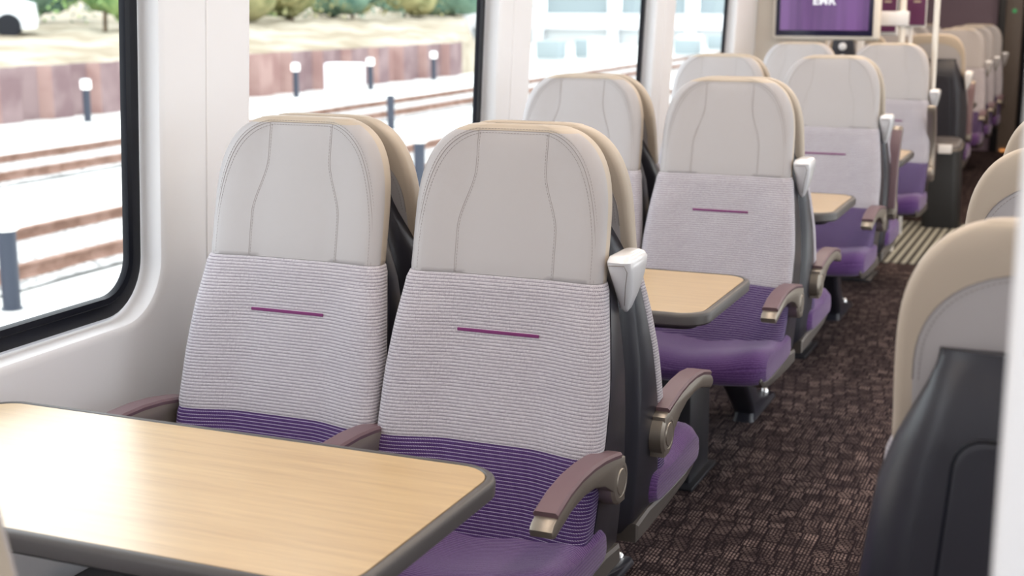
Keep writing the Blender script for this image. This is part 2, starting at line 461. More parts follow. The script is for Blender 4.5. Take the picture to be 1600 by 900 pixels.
def mesh_rear_leather():
    if 'rl' in cache: return cache['rl']
    bm = bmesh.new(); secs = []
    for off, k in ((-.004, 1.0), (.0005, 1.0), (.0012, .97), (.0012, .5)):
        ring = []
        for i in range(37):
            a = PI * i / 36
            x = math.copysign(abs(math.cos(a)) ** .7, math.cos(a)) * .178 * k; z = .93 + (.07 + .142 * abs(math.sin(a)) ** .8) * k
            ring.append((x, BT_at(z) + off, z))
        secs.append(ring + [(-.178 * k, BT_at(.93) + off, .93), (.178 * k, BT_at(.93) + off, .93)])
    loft(bm, secs); cache['rl'] = finish(bm, 'rear_leather_panel', 'leather', 40); return cache['rl']
def mesh_fabric(which):
    if which in cache: return cache[which]
    bm = bmesh.new(); secs = []; vs = []
    if which == 'upper': z0, z1, m_ = .606, .915, 'knit_grey'
    else: z0, z1, m_ = .385, .6055, 'knit_purple'
    n = 22
    for i in range(n + 1):
        z = z0 + (z1 - z0) * i / n
        d = min(z - z0, z1 - z)
        ins = .004 * (1 - min(1, d / .004)) if (which == 'upper' and z1 - z < .01) else (0.002 if d == 0 else 0)
        cutb = 0.0
        secs.append(bsec(z, WT_at(z) + .003, ins, bol=.026 if which == 'lower' else .010 + .016 * ss(.915, .80, z), r=.026, cut=cutb, yadd=-.003)); vs.append(z * 1.02)
    def mf(i, k): return 0
    loft(bm, secs, vs, matfn=mf)
    cache[which] = finish(bm, which, m_, 60); return cache[which]
def mesh_tab():
    if 'tab' in cache: return cache['tab']
    bm = bmesh.new()
    n = 14; secs = []
    for i in range(n + 1):
        x = -.085 + .17 * i / n
        y = fsurf(x, .81, WT_at(.81) + .003, .018) - .003
        secs.append([(x, y + .001, .8065), (x, y - .0025, .8075), (x, y - .0025, .8125), (x, y + .001, .8135)])
    loft(bm, secs)
    cache['tab'] = finish(bm, 'woven_tab', 'stripe', 30); return cache['tab']
def mesh_cushion():
    if 'cu' in cache: return cache['cu']
    bm = bmesh.new(); secs = []; vs = []; nx = 22
    # rings in the yz plane swept across x  -> v must run along profile, so build UV by hand
    uvl = bm.loops.layers.uv.verify()
    prof = [(-.01, .40), (-.01, .435), (-.03, .452), (-.09, .448), (-.16, .447), (-.24, .452), (-.31, .463), (-.36, .466), (-.395, .458), (-.417, .442), (-.426, .422), (-.424, .400), (-.408, .384), (-.36, .380), (-.2, .380), (-.05, .382)]
    P2 = []
    for i in range(len(prof)):                       # subdivide for smoothness
        a = prof[i - 1]; b = prof[i]; c = prof[(i + 1) % len(prof)]; d = prof[(i + 2) % len(prof)]
        for u in (0, .5):
            P2.append(tuple(.5 * ((2 * b[j]) + (c[j] - a[j]) * u + (2 * a[j] - 5 * b[j] + 4 * c[j] - d[j]) * u * u + (3 * b[j] - a[j] - 3 * c[j] + d[j]) * u ** 3) for j in (0, 1)))
    acc = [0]
    for i in range(len(P2)): acc.append(acc[-1] + math.dist(P2[i], P2[(i + 1) % len(P2)]))
    xs = [-.228 * math.cos(PI * i / nx) if False else 0 for i in range(nx + 1)]
    xs = []
    for i in range(nx + 1):
        q = -1 + 2 * i / nx; xs.append(.232 * math.copysign(abs(q) ** .8, q))
    xs = [-.2335, -.2325] + xs[1:-1] + [.2325, .2335]
    rings = []
    cy, cz = -.2, .42
    for x in xs:
        a = abs(x) / .2335
        e = .022 * (1 - math.sqrt(max(0, 1 - max(0, (a - .80) / .2) ** 2)))
        bow = .050 * a ** 3
        ring = []
        for (y, z) in P2:
            yy = y
            if y < -.1: yy = y + bow * ss(-.1, -.42, y)
            zz = z
            if z > .43: zz = z + .012 * ss(.45, .85, a) - .012 * ss(.5, 0, a)
            dy, dz = yy - cy, zz - cz; L = math.hypot(dy, dz)
            k = max(0, (L - e) / L); ring.append(bm.verts.new((x, cy + dy * k, cz + dz * (1 - e / .06))))
        rings.append(ring)
    n = len(P2)
    for i in range(len(rings) - 1):
        for k in range(n):
            f = bm.faces.new((rings[i][k], rings[i][(k + 1) % n], rings[i + 1][(k + 1) % n], rings[i + 1][k]))
            for lp, (ii, kk) in zip(f.loops, ((i, k), (i, k + 1), (i + 1, k + 1), (i + 1, k))): lp[uvl].uv = (xs[ii], acc[kk])
    for q in (rings[0], rings[-1]):
        f = bm.faces.new(q)
        for lp in f.loops: lp[uvl].uv = (lp.vert.co.y, lp.vert.co.z)
    cache['cu'] = finish(bm, 'seat_cushion', 'plush', 60); return cache['cu']
REAR = .133
def mesh_shell():
    if 'sh' in cache: return cache['sh']
    bm = bmesh.new(); secs = []
    wr = smooth_tab([(.36, .17), (.42, .200), (.55, .214), (.70, .214), (.82, .205), (.93, .188), (1.0, .165), (1.045, .150)], .36, 1.045)
    zs = [.362, .366, .375, .39, .43, .5, .58, .66, .74, .82, .88, .93, .97, 1.0, 1.02, 1.032, 1.040, 1.045]
    for z in zs:
        wf = min(.238, WT_at(max(z, .40)) + .002) * (1 if z > .39 else .9 + .1 * (z - .36) / .03)
        yf = BT_at(max(z, .40)) - .002
        if z > .9: wf = WT_at(z) - .004 - .05 * ss(.90, 1.045, z)
        w2 = interp(wr, z); yr = REAR - .012 * (1 - ss(.36, .42, z)) - .020 * ss(.965, 1.045, z)
        w2 = w2 - .02 * ss(1.02, 1.045, z)
        if z < .92: wf = max(wf, w2)
        yf2 = min(yf, yr - .012)
        ring = [(-wf, yf2), (wf, yf2)]
        m_ = [(wf, yf2 + .004)]
        y1 = yf2 + .004
        # side goes back, then rounds to the rear panel
        for k in range(0, 9):
            a = PI / 2 * k / 8; rx = min(.05, w2 * .4); ry = min(.05, (yr - y1) * .8)
            m_.append((max(wf if k == 0 else 0, 0) if k == 0 else w2 - rx + rx * math.cos(a) + (wf - w2) * (1 - k / 8) ** 2, yr - ry + ry * math.sin(a)))
        ring = [(-wf, yf2)] + [(wf, yf2)] + m_ + [(0, yr + .000)] + [(-x, y) for x, y in reversed(m_)]
        secs.append([(x, y, z) for x, y in ring])
    loft(bm, secs)
    cache['sh'] = finish(bm, 'back_shell', 'shell', 50); return cache['sh']
def mesh_shell_panel():
    if 'shp' in cache: return cache['shp']
    bm = bmesh.new()
    # recessed-looking panel with a groove line round it
    def ring(ins, y):
        pts = []
        for (x, z) in rrect(-.135 + ins, .135 - ins, .46 + ins, .945 - ins, .035, 6):
            x = x * (1 - .12 * ss(.6, .945, z) + .1 * ss(.8, .5, z)); pts.append((x, y, z))
        return pts
    loft(bm, [ring(-.003, REAR - .002), ring(-.003, REAR + .0015), ring(0, REAR + .003), ring(.004, REAR + .003)], cap0=True, cap1=True)
    cache['shp'] = finish(bm, 'rear_panel', 'shell', 30); return cache['shp']
def mesh_groove():
    if 'gr' in cache: return cache['gr']
    bm = bmesh.new(); P = []
    for (x, z) in rrect(-.139, .139, .455, .95, .038, 6):
        x = x * (1 - .12 * ss(.6, .945, z) + .1 * ss(.8, .5, z)); P.append(Vector((x, REAR + .0005, z)))
    P.append(P[0]); tube(bm, P, .0028, 6, cap=False)
    cache['gr'] = finish(bm, 'groove', 'black'); return cache['gr']
def mesh_pan():
    if 'pan' in cache: return cache['pan']
    bm = bmesh.new(); secs = []
    for x in (-.226, -.222, -.1, .1, .222, .226):
        e = .006 if abs(x) > .224 else 0
        top = [(.08, .385), (.0, .392), (-.15, .386), (-.28, .386), (-.335, .392), (-.372, .408)]
        bot = [(-.374, .396), (-.34, .372), (-.28, .358), (-.15, .350), (0, .345), (.08, .345)]
        secs.append([(x, y + (e if y < 0 else -e), z - e) for y, z in top] + [(x, y + (e if y < 0 else -e), z + e) for y, z in bot])
    loft(bm, secs)
    cache['pan'] = finish(bm, 'seat_pan', 'dark_bronze', 30); return cache['pan']
ARM_TOP = [(.005, .594), (-.02, .600), (-.06, .608), (-.11, .616), (-.17, .621), (-.23, .621), (-.29, .614), (-.34, .601), (-.367, .590)]
ARM_BOT = [(-.376, .580), (-.373, .568), (-.360, .563), (-.330, .571), (-.28, .584), (-.22, .589), (-.16, .584), (-.11, .570), (-.065, .546), (-.045, .520), (-.03, .508), (.005, .508)]
HUBC = (-.022, .552)
def arm_rot(pts, a):
    if not a: return pts
    ca, sa = math.cos(a), math.sin(a); out = []
    for p in pts:
        y, z = p[1] - HUBC[0], p[2] - HUBC[1]; out.append((p[0], HUBC[0] + y * ca - z * sa, HUBC[1] + y * sa + z * ca))
    return out
def mesh_arm(a=0):
    k = 'arm%.2f' % a
    if k in cache: return cache[k]
    bm = bmesh.new(); poly = ARM_TOP + ARM_BOT; secs = []
    cyx = sum(p[0] for p in poly) / len(poly); cyz = sum(p[1] for p in poly) / len(poly)
    for x, e in ((-.0215, .005), (-.020, .0015), (-.017, 0), (.017, 0), (.020, .0015), (.0215, .005)):
        ring = []
        n = len(poly)
        for i, (y, z) in enumerate(poly):
            p0 = poly[i - 1]; p1 = poly[(i + 1) % n]; t_ = Vector((p1[0] - p0[0], p1[1] - p0[1])).normalized(); nn = Vector((-t_.y, t_.x))
            ring.append((x, y + nn.x * e, z + nn.y * e))
        secs.append(arm_rot(ring, a))
    loft(bm, secs); cache[k] = finish(bm, 'armrest', 'bronze', 35); return cache[k]
def mesh_pad(a=0):
    k = 'pad%.2f' % a
    if k in cache: return cache[k]
    bm = bmesh.new(); secs = []
    path = [p for p in ARM_TOP if -.345 < p[0] < -.01] + [(-.352, .5975)]
    n = len(path)
    for i, (y, z) in enumerate(path):
        p0 = path[max(i - 1, 0)]; p1 = path[min(i + 1, n - 1)]; t_ = Vector((p1[0] - p0[0], p1[1] - p0[1])).normalized(); nn = Vector((t_.y, -t_.x))
        if nn.y < 0: nn = -nn
        w = .0215
        ring = [(-w, -.0025), (-w - .001, .004), (-w + .003, .0085), (w - .003, .0085), (w + .001, .004), (w, -.0025)]
        secs.append(arm_rot([(x, y + nn.x * h, z + nn.y * h) for x, h in ring], a))
    loft(bm, secs); cache[k] = finish(bm, 'arm_pad', 'pad', 35); return cache[k]
def mesh_hub(s):
    k = 'hub%d' % s
    if k in cache: return cache[k]
    bm = bmesh.new()
    prof = [(.030, -.062), (.046, -.060), (.046, -.022), (.041, -.020), (.041, -.017), (.044, -.015), (.044, .016), (.038, .0215), (.030, .0225), (.028, .0205), (.026, .0205), (.024, .0235), (.002, .0245)]
    lathe(bm, [(r, h * s) for r, h in prof], (0, HUBC[0], HUBC[1]), 'x', 32)
    cache[k] = finish(bm, 'pivot_hub', 'bronze', 35); return cache[k]
def mesh_handle(s):
    k = 'hd%d' % s
    if k in cache: return cache[k]
    bm = bmesh.new(); secs = []
    for z, x1, x2, ya, yb in ((.850, .014, .020, .094, .106), (.858, .008, .026, .084, .114), (.885, .004, .036, .066, .126), (.915, .002, .044, .046, .134), (.942, .0, .049, .028, .138), (.958, .0, .050, .020, .138), (.967, .003, .045, .026, .132), (.970, .010, .038, .034, .124)):
        ring = [(s * x, y, z) for x, y in rrect(x1, x2, ya, yb, min(.016, (x2 - x1) * .45, (yb - ya) * .45), 5)]
        secs.append(ring)
    loft(bm, secs); cache[k] = finish(bm, 'grab_handle', 'handle', 50); return cache[k]
def mesh_handle_in(s):
    k = 'hdi%d' % s
    if k in cache: return cache[k]
    bm = bmesh.new()
    pts = [(.006, .020, .952), (.038, .0205, .953), (.042, .027, .940), (.033, .046, .910), (.021, .078, .866)]
    tube(bm, [(s * x, y - .001, z) for x, y, z in pts], .0008, 6)
    cache[k] = finish(bm, 'handle_seam', 'seam'); return cache[k]
def mesh_leg():
    if 'leg' in cache: return cache['leg']
    bm = bmesh.new(); secs = []
    # sloping pedestal from under the shell to a foot on the floor
    for (y, z, hw, hd) in ((.0, .36, .07, .08), (-.06, .28, .055, .07), (-.16, .16, .045, .055), (-.27, .07, .040, .06), (-.38, .028, .036, .13), (-.42, .014, .034, .18), (-.42, .0, .036, .19)):
        secs.append([(a, y + b, z) for a, b in rrect(-hw, hw, -hd, hd, .02, 4)])
    loft(bm, secs); cache['leg'] = finish(bm, 'pedestal_leg', 'shell', 40); return cache['leg']
def mesh_stud():
    if 'stud' in cache: return cache['stud']
    bm = bmesh.new(); lathe(bm, [(.014, 0), (.014, .006), (.012, .014), (.007, .020), (.002, .022)], (0, 0, 0), 'z', 16)
    cache['stud'] = finish(bm, 'floor_bolt', 'chrome'); return cache['stud']
def make_seat(label, x, y, rz, arms=(), handle=0, raised=(), leg=False, pedestal=False, detail=0, group='train seats', z=0):
    t_ = thing('train_seat', label, 'seat', (x, y, z), rz, group)
    h = ob('headrest', mesh_headrest(), t_); ob('stitching', mesh_stitch(detail), h); ob('rear_leather_panel', mesh_rear_leather(), h)['label'] = 'pale grey leather on the back of the headrest'
    u = ob('backrest', mesh_fabric('upper'), t_); u['label'] = 'light grey ribbed backrest cover'
    tb = ob('woven_tab', mesh_tab(), u); tb['label'] = 'thin magenta tab across the backrest'
    lw = ob('lumbar_panel', mesh_fabric('lower'), t_); lw['label'] = 'purple ribbed lower back'
    ob('seat_cushion', mesh_cushion(), t_)
    sh = ob('back_shell', mesh_shell(), t_); ob('rear_panel', mesh_shell_panel(), sh); ob('panel_groove', mesh_groove(), sh)
    ob('seat_pan', mesh_pan(), t_)
    for ax, sgn in arms:
        a = -1.28 if ax in raised else 0
        ar = ob('armrest', mesh_arm(a), t_, (ax, 0, 0)); ob('arm_pad', mesh_pad(a), ar); ob('pivot_hub', mesh_hub(sgn), ar)
    if handle:
        hd = ob('grab_handle', mesh_handle(handle), t_, (handle * .206, 0, 0)); ob('handle_seam', mesh_handle_in(handle), hd); hd['label'] = 'white wedge-shaped grab handle'
    if pedestal:
        bm = bmesh.new(); box(bm, -.19, -.02, -.20, .02, 0, .347, bev=.01); box(bm, -.21, 0, -.24, .04, 0, .012, bev=.003); ob('pedestal', finish(bm, 'pedestal', 'dark'), t_)
    if leg:
        lg = ob('pedestal_leg', mesh_leg(), t_, (.03, 0, 0)); b_ = ob('floor_bolt', mesh_stud(), lg, (.0, -.575, .0136)); b_['label'] = 'round chrome floor bolt'
        # plate under bolt
    return t_

# ------------------------------------------------------------------ room shell
LEAN = .05
def wx(base, z): return base + LEAN * (z - 1.2)
XS, XG = -.60, -.66          # wall surface and glass plane (at z = 1.2)
ZB, ZT = .80, 1.68           # window opening (glass-side), bottom / top
wins = [(-1.10, .086), (.462, 1.906), (2.225, 3.662), (3.99, 5.13)]     # outer gasket extents in y
def wall_with_windows(name, side=1, xm=0.0):
    bm = bmesh.new()
    def V(y, z, off=0.0):
        x = wx(XS, z) + off
        return bm.verts.new((xm + side * (x - xm) if side < 0 else x, y, z))
    edges = [-3.4]
    for i, (a, b) in enumerate(wins[:-1]): edges.append((b + wins[i + 1][0]) / 2)
    edges.append(5.45)
    for (a, b), y0, y1 in zip(wins, edges, edges[1:]):
        n = 10
        base = rrect(a - .012, b + .012, ZB - .035 - .012, ZT + .03, .125, n)
        ya, yb, za, zb = y0, y1, 0.0, 2.12
        cy, cz = (a + b) / 2, (ZB + ZT) / 2
        outer = []
        for (y, z) in base:
            # project radially onto the outer rectangle
            dy, dz = y - cy, z - cz
            ky = ((yb - cy) / dy if dy > 0 else (ya - cy) / dy) if abs(dy) > 1e-6 else 1e9
            kz = ((zb - cz) / dz if dz > 0 else (za - cz) / dz) if abs(dz) > 1e-6 else 1e9
            k = min(ky, kz); outer.append((cy + dy * k, cz + dz * k))
        rings = [[V(y, z) for y, z in outer]]
        for (gr, off) in ((.022, 0), (.010, -.001), (.003, -.005), (0, -.012), (-.001, -.060), (-.012, -.066)):
            q = rrect(a - .012 - gr, b + .012 + gr, ZB - .047 - gr, ZT + .03 + gr, .125 + gr, n)
            rings.append([V(y, z, off) for y, z in q])
        N = len(base)
        for r0, r1 in zip(rings, rings[1:]):
            for k in range(N): bm.faces.new((r0[k], r0[(k + 1) % N], r1[(k + 1) % N], r1[k]))
        # corners of the outer rectangle
        cs = [(yb, zb), (ya, zb), (ya, za), (yb, za)]
        for c in cs:
            best = None
            for k in range(N):
                p, q = outer[k], outer[(k + 1) % N]
                on = lambda w_, c_: (abs(w_[0] - c_[0]) < 1e-6 or abs(w_[1] - c_[1]) < 1e-6)
                if on(p, c) and on(q, c) and (abs(p[0] - q[0]) > 1e-6 and abs(p[1] - q[1]) > 1e-6):
                    bm.faces.new((rings[0][k], V(*c), rings[0][(k + 1) % N]))
    # solid panel beyond the last window
    q = [V(5.45, 0), V(12.2, 0), V(12.2, 2.12), V(5.45, 2.12)]; bm.faces.new(q)
    bmesh.ops.remove_doubles(bm, verts=bm.verts[:], dist=1e-5)
    return struct(name, finish(bm, name, 'wall', 35))
def window_frame(idx, a, b, side=1, xm=0.0):
    bm = bmesh.new(); n = 10; secs = []
    z0, z1 = ZB - .035, ZT + .02
    for ins, off in ((-.002, .0), (-.002, .010), (.004, .012), (.026, .010), (.030, .015), (.042, .013), (.046, .004), (.046, .0)):
        ring = []
        for y, z in rrect(a + ins, b - ins, z0 + ins, z1 - ins, .115 - ins * .8, n):
            x = wx(XG, z) + off; ring.append((xm + side * (x - xm) if side < 0 else x, y, z))
        secs.append(ring)
    loft(bm, secs, cap0=False, cap1=False)
    fr = struct('window_%d' % idx, finish(bm, 'window_frame', 'black', 30))
    bm = bmesh.new()
    ring = []
    for y, z in rrect(a + .043, b - .043, z0 + .043, z1 - .043, .08, n):
        x = wx(XG, z) + .003; ring.append(bm.verts.new((xm + side * (x - xm) if side < 0 else x, y, z)))
    bm.faces.new(ring)
    ob('window_pane', finish(bm, 'window_pane', 'glass', smooth=False), fr)
wall_with_windows('wall_left')
XM = .745
wall_with_windows('wall_right', -1, XM)
for i, (a, b) in enumerate(wins): window_frame(i + 1, a, b)
for i, (a, b) in enumerate(wins): window_frame(i + 5, a, b, -1, XM)
# vertical seam trims between the wall panels
for i, y in enumerate((.267, 2.035, 3.80)):
    bm = bmesh.new(); tube(bm, [(wx(XS, 0), y, 0), (wx(XS, 2.1), y, 2.1)], .0035, 8)
    struct('trim_%d' % (i + 1), finish(bm, 'panel_seam', 'white'))
struct('floor', boxm('floor', 'carpet', -.75, 2.3, -3.4, 12.3, -.05, 0))
struct('trim_4', boxm('striped_mat', 'mat', -.60, 2.0, 5.36, 6.88, -.01, .004))
for i, (y0, y1) in enumerate(((7.55, 7.75), (8.35, 8.6))):
    pass
struct('ceiling', boxm('ceiling', 'white', -.75, 2.3, -3.4, 12.3, 2.12, 2.17))
struct('wall_back', boxm('wall_back', 'wall', -.75, 2.3, -3.45, -3.4, 0, 2.12))
# end wall with a doorway on the aisle
bm = bmesh.new(); box(bm, -.75, .30, 11.5, 11.56, 0, 2.12); box(bm, 1.25, 2.3, 11.5, 11.56, 0, 2.12)
struct('wall_end', finish(bm, 'wall_end', 'purple_wall'))
d_ = struct('door_1', boxm('door_leaf', 'dark', .52, 1.05, 11.50, 11.56, 0, 2.1, bev=.004))
bm = bmesh.new(); box(bm, .30, .37, 11.42, 11.58, 0, 2.12, bev=.005); ob('door_post', finish(bm, 'p', 'dark'), d_)
bm = bmesh.new(); box(bm, .37, .52, 11.40, 11.58, 0, 2.12, bev=.005); ob('door_jamb', finish(bm, 'p', 'postgrey'), d_)
bm = bmesh.new(); box(bm, 1.05, 1.25, 11.40, 11.58, 0, 2.12, bev=.005); ob('door_post', finish(bm, 'p', 'dark'), d_)
bm = bmesh.new(); lathe(bm, [(.018, 0), (.018, -.006), (.012, -.01)], (.445, 11.40, 1.30), 'y', 16)
ob('door_button', finish(bm, 'b', 'green_led'), d_)['label'] = 'small green lit button'
ob('floor_reflection_glow', boxm('s', 'orange_reflection', .40, .52, 11.38, 11.40, .01, .03), d_)  # glowing strip added in place of an orange reflection near the floor

# low dark casing added along the wall to deepen the under-seat shade
bm = bmesh.new()
loft(bm, [[(-.655, y, 0), (-.36, y, 0), (-.36, y, .20), (-.40, y, .25), (-.645, y, .25)] for y in (-2.4, 5.3)])
struct('trim_5', finish(bm, 'added_dark_casing', 'dark', 30))
# ------------------------------------------------------------------ tables
def make_table(label, y0, y1, x0=-.585, x1=.452, group='bay tables', zt=.710):
    t_ = thing('bay_table', label, 'table', (0, (y0 + y1) / 2, 0), 0, group)
    h = (y1 - y0) / 2
    bm = bmesh.new(); bm2 = bmesh.new()
    R_ = .075
    def ring(ins, z): return [(x, y, z) for x, y in rrect(x0 + ins, x1 - ins, -h + ins, h - ins, R_ - ins * .9, 10)]
    loft(bm, [ring(.016, zt - .002), ring(.013, zt + .0015), ring(.007, zt + .0015), ring(.002, zt - .002), ring(0, zt - .008), ring(.001, zt - .026), ring(.006, zt - .031), ring(.02, zt - .033)], cap0=True, cap1=True)
    ob('table_edge', finish(bm, 'table_edge', 'rim', 40), t_)
    loft(bm2, [ring(.0165, zt - .004), ring(.0165, zt + .0004)])
    ob('table_top', finish(bm2, 'table_top', 'wood', 30), t_)
    bm = bmesh.new(); loft(bm, [ring(.03, zt - .0335), ring(.04, zt - .045), ring(.055, zt - .046)])
    ob('underside', finish(bm, 'underside', 'under', 30), t_)
    bm = bmesh.new()
    secs = []
    for x, zz, hw in ((-.612, .45, .05), (-.60, .47, .05), (-.45, .60, .045), (-.2, .655, .04), (.15, .664, .03)):
        secs.append([(x, -hw, zt - .044), (x, hw, zt - .044), (x, hw, zz), (x, -hw, zz)])
    loft(bm, secs); ob('wall_bracket', finish(bm, 'wall_bracket', 'under', 30), t_)
    return t_
P = 1.671
TY0, TY1 = -.972, -.452
nth = ['nearest', 'second', 'third', 'fourth']
make_table('light oak bay table with grey edge in the foreground, large and nearest of all', TY0, TY1)
make_table('oak bay table right behind the front pair of seats', TY0 + P, TY1 + P)
make_table('oak bay table corner in front of the third aisle seat facing the camera', TY0 + 2 * P, TY1 + 2 * P)
make_table('small-looking oak table corner behind the raised dark armrest', TY0 + 3 * P, TY1 + 3 * P)
make_table('tiny far oak table corner beyond the dark-backed seat', 7.44, 7.93)

# ------------------------------------------------------------------ seats
LX, RX, GAP = -.235, .235, .268
AA, AM, AW = .237, -.235, -.262      # aisle, middle and wall armrest offsets
for k in range(4):
    y = P * k
    rowtxt = ['front', 'second', 'third', 'fourth'][k]
    last = k == 3
    make_seat(['aisle seat facing the camera at the foreground table, white grab handle and mauve armrest',
               'aisle seat facing the camera at the second table, magenta tab and mauve armrest',
               'aisle seat facing the camera at the third table',
               'beige-topped aisle seat facing the camera just left of the cream pole'][k],
              RX, y, 0, [(AA, 1), (AM, 1)], handle=1, raised=(AA,) if last else (), detail=1 if k < 2 else 0,
              group='seats facing the camera', pedestal=True)
    make_seat(['window seat facing the camera at the foreground table, beside the first wall pillar',
               'window seat facing the camera behind the second table, headrest against the windows',
               'window seat facing the camera, third back along the windows',
               'beige window seat below the purple screen'][k],
              LX, y, 0, [(AW, -1)], detail=1 if k < 2 else 0, group='seats facing the camera')
    if not last:
        make_seat(['aisle seat facing away, back to back with the foreground aisle seat, purple cushion over carpet',
                   'aisle seat facing away, back to back with the aisle seat of the second table',
                   'aisle seat facing away with its dark armrest raised upright'][k],
                  RX, y + GAP, PI, [(-AA, -1), (-AM, -1)], raised=(-AA,) if k == 2 else (), leg=True, detail=1 if k < 1 else 0, group='seats facing away on the left')
        make_seat(['window seat facing away, beige headrest rim showing behind the foreground window seat',
                   'window seat facing away, tan headrest rim beside the second window pillar',
                   'window seat facing away, only its tan headrest rim showing in the third row'][k],
                  LX, y + GAP, PI, [(-AW, 1)], leg=False, detail=1 if k < 1 else 0, group='seats facing away on the left')
# seat across the foreground table, only a sliver at the left edge of the photo
make_seat('aisle seat across the foreground table, just touching the left edge of the picture', RX, -1.475, PI, [(-AA, -1), (-AM, -1)], group='seats facing away on the left')
# far group
make_seat('far aisle seat with dark plastic back towards the camera, behind the litter bin', RX, 7.05, PI, [(-AA, -1), (-AM, -1)], handle=-1, raised=(-AA,), group='far seats')
make_seat('far window seat with dark back, beside the dark-backed aisle seat', LX, 7.05, PI, [(-AW, 1)], group='far seats')
for i, y in enumerate((8.45, 9.25, 10.15)):
    make_seat(['far aisle seat facing the camera beyond the dark-backed one', 'far aisle seat, second of the row of three overlapping ones', 'farthest aisle seat, in front of the end doorway'][i],
              RX, y, 0, [(AA, 1), (AM, 1)], handle=1, group='far seats', raised=())
    make_seat(['far window seat facing the camera, first of three beyond the dark-backed seat', 'far window seat, middle of the last three rows', 'farthest window seat, under the purple end wall'][i],
              LX, y, 0, [(AW, -1)], group='far seats')
# right hand side of the aisle, backs to the camera
for i, y in enumerate((-.66, .17, 1.00)):
    make_seat(['large out-of-focus seat back with dark shell at the lower right', 'beige headrest right behind the large dark-shelled seat back', 'farther beige headrest edge at the right border of the picture'][i],
              1.266, y, PI, [(-AM, -1)] if i else [], detail=1, group='seat backs right of the aisle')

# ------------------------------------------------------------------ draught screen close to the camera at the right
t_ = thing('draught_screen', 'blurred white panel edge running up the right border of the picture', 'screen', (1.229, -1.5, 0))
bm = bmesh.new(); box(bm, 0.0, .05, -.02, .02, 0, 2.10, bev=.008, seg=3); ob('post', finish(bm, 'post', 'white'), t_)
ob('screen_panel', boxm('panel', 'white', .045, .83, -.012, .012, .12, 2.0, bev=.004), t_)

# ------------------------------------------------------------------ partition, display, poles, bin
struct('wall_partition', boxm('wall_partition', 'cream', -.72, -.20, 5.62, 5.68, 0, 2.12, bev=.004))
t_ = thing('information_display', 'wall-mounted screen showing purple with white lettering', 'screen', (-.195, 5.585, 1.175))
bm = bmesh.new(); box(bm, -.297, .297, -.03, .03, .02, .45, bev=.022, seg=4); ob('display_frame', finish(bm, 'f', 'cream'), t_)['label'] = 'cream rounded frame'
bm = bmesh.new(); box(bm, -.277, .262, -.036, -.028, .045, .43, bev=.003); ob('bezel', finish(bm, 'f', 'navy'), t_)
sc_ = ob('screen', boxm('s', 'screen', -.252, .237, -.0375, -.0355, .076, .41), t_)
cu = bpy.data.curves.new('lettering', 'FONT'); cu.body = 'EMR'; cu.size = .062; cu.extrude = .0008; cu.align_x = 'CENTER'; cu.space_character = 1.1; cu.offset = .0025
cu.materials.append(M['screen_text'])
tmp_ = bpy.data.objects.new('tmp', cu); C.objects.link(tmp_); bpy.context.view_layer.update(); me_ = bpy.data.meshes.new_from_object(tmp_.evaluated_get(bpy.context.evaluated_depsgraph_get())); bpy.data.objects.remove(tmp_)
o = bpy.data.objects.new('lettering', me_); C.objects.link(o); o.parent = sc_; o.location = (-.01, -.039, .218); o.rotation_euler = (PI / 2, 0, 0)
bm = bmesh.new()
secs = [[(x, y, z) for x, y in rrect(-w, w, -.02, .02, .01, 3)] for z, w in ((-.55, .07), (-.10, .075), (-.02, .062), (.03, .055))]
loft(bm, secs); ob('support_post', finish(bm, 'f', 'shell'), t_, (.10, .0, 0))
bm = bmesh.new(); lathe(bm, [(.022, 0), (.022, -.006), (.016, -.010)], (.10, -.02, -.012), 'y', 20); ob('fixing_cap', finish(bm, 'c', 'handle'), t_)
bm = bmesh.new(); lathe(bm, [(.03, 0), (.03, -.006), (.024, -.010)], (.10, -.02, -.085), 'y', 20); ob('fixing_cap', finish(bm, 'c', 'handle'), t_)

t_ = thing('grab_pole', 'cream vertical grab pole right of the beige-topped seat', 'pole', (.440, 5.19, 0))
bm = bmesh.new(); tube(bm, [(.0, 0, .80), (0, 0, 2.12)], .015, 16); ob('pole', finish(bm, 'p', 'pole'), t_)
bm = bmesh.new(); lathe(bm, [(.022, .78), (.024, .79), (.024, .84), (.018, .85)], (0, 0, 0), 'z', 20); ob('clamp', finish(bm, 'p', 'pole'), t_)
t_ = thing('grab_pole', 'cream pole carrying a small white box beside the purple screen', 'pole', (.20, 5.72, 0))
bm = bmesh.new(); tube(bm, [(0, 0, 0), (0, 0, 2.12)], .019, 16); ob('pole', finish(bm, 'p', 'pole'), t_)
bm = bmesh.new(); box(bm, -.125, .035, -.035, .03, 1.275, 1.355, bev=.006); ob('junction_box', finish(bm, 'p', 'handle'), t_)['label'] = 'small white box on the pole'
# litter bin
t_ = thing('litter_bin', 'tall charcoal bin with pale label and metal rim by the aisle', 'bin', (.368, 6.76, 0))
bm = bmesh.new(); secs = []
for z, w, d in ((0, .110, .10), (.01, .115, .105), (.30, .108, .10), (.50, .100, .095)):
    secs.append([(x, y, z) for x, y in rrect(-w, w, -d, d, .05, 6)])
loft(bm, secs); ob('bin_body', finish(bm, 'b', 'bin', 40), t_)
bm = bmesh.new(); secs = []
for z, w in ((.50, .103), (.515, .104), (.535, .100), (.548, .085)):
    secs.append([(x, y, z + .02 * (y / .1)) for x, y in rrect(-w, w, -w * .95, w * .95, .05, 6)])
loft(bm, secs); ob('bin_lid', finish(bm, 'b', 'shell_rim', 40), t_)
bm = bmesh.new(); tube(bm, [(x, y, .515 + .02 * (y / .1)) for x, y in rrect(-.105, .105, -.10, .10, .05, 6)] + [(.105, .05, .525)], .004, 6); ob('lid_rim', finish(bm, 'b', 'bronze'), t_)
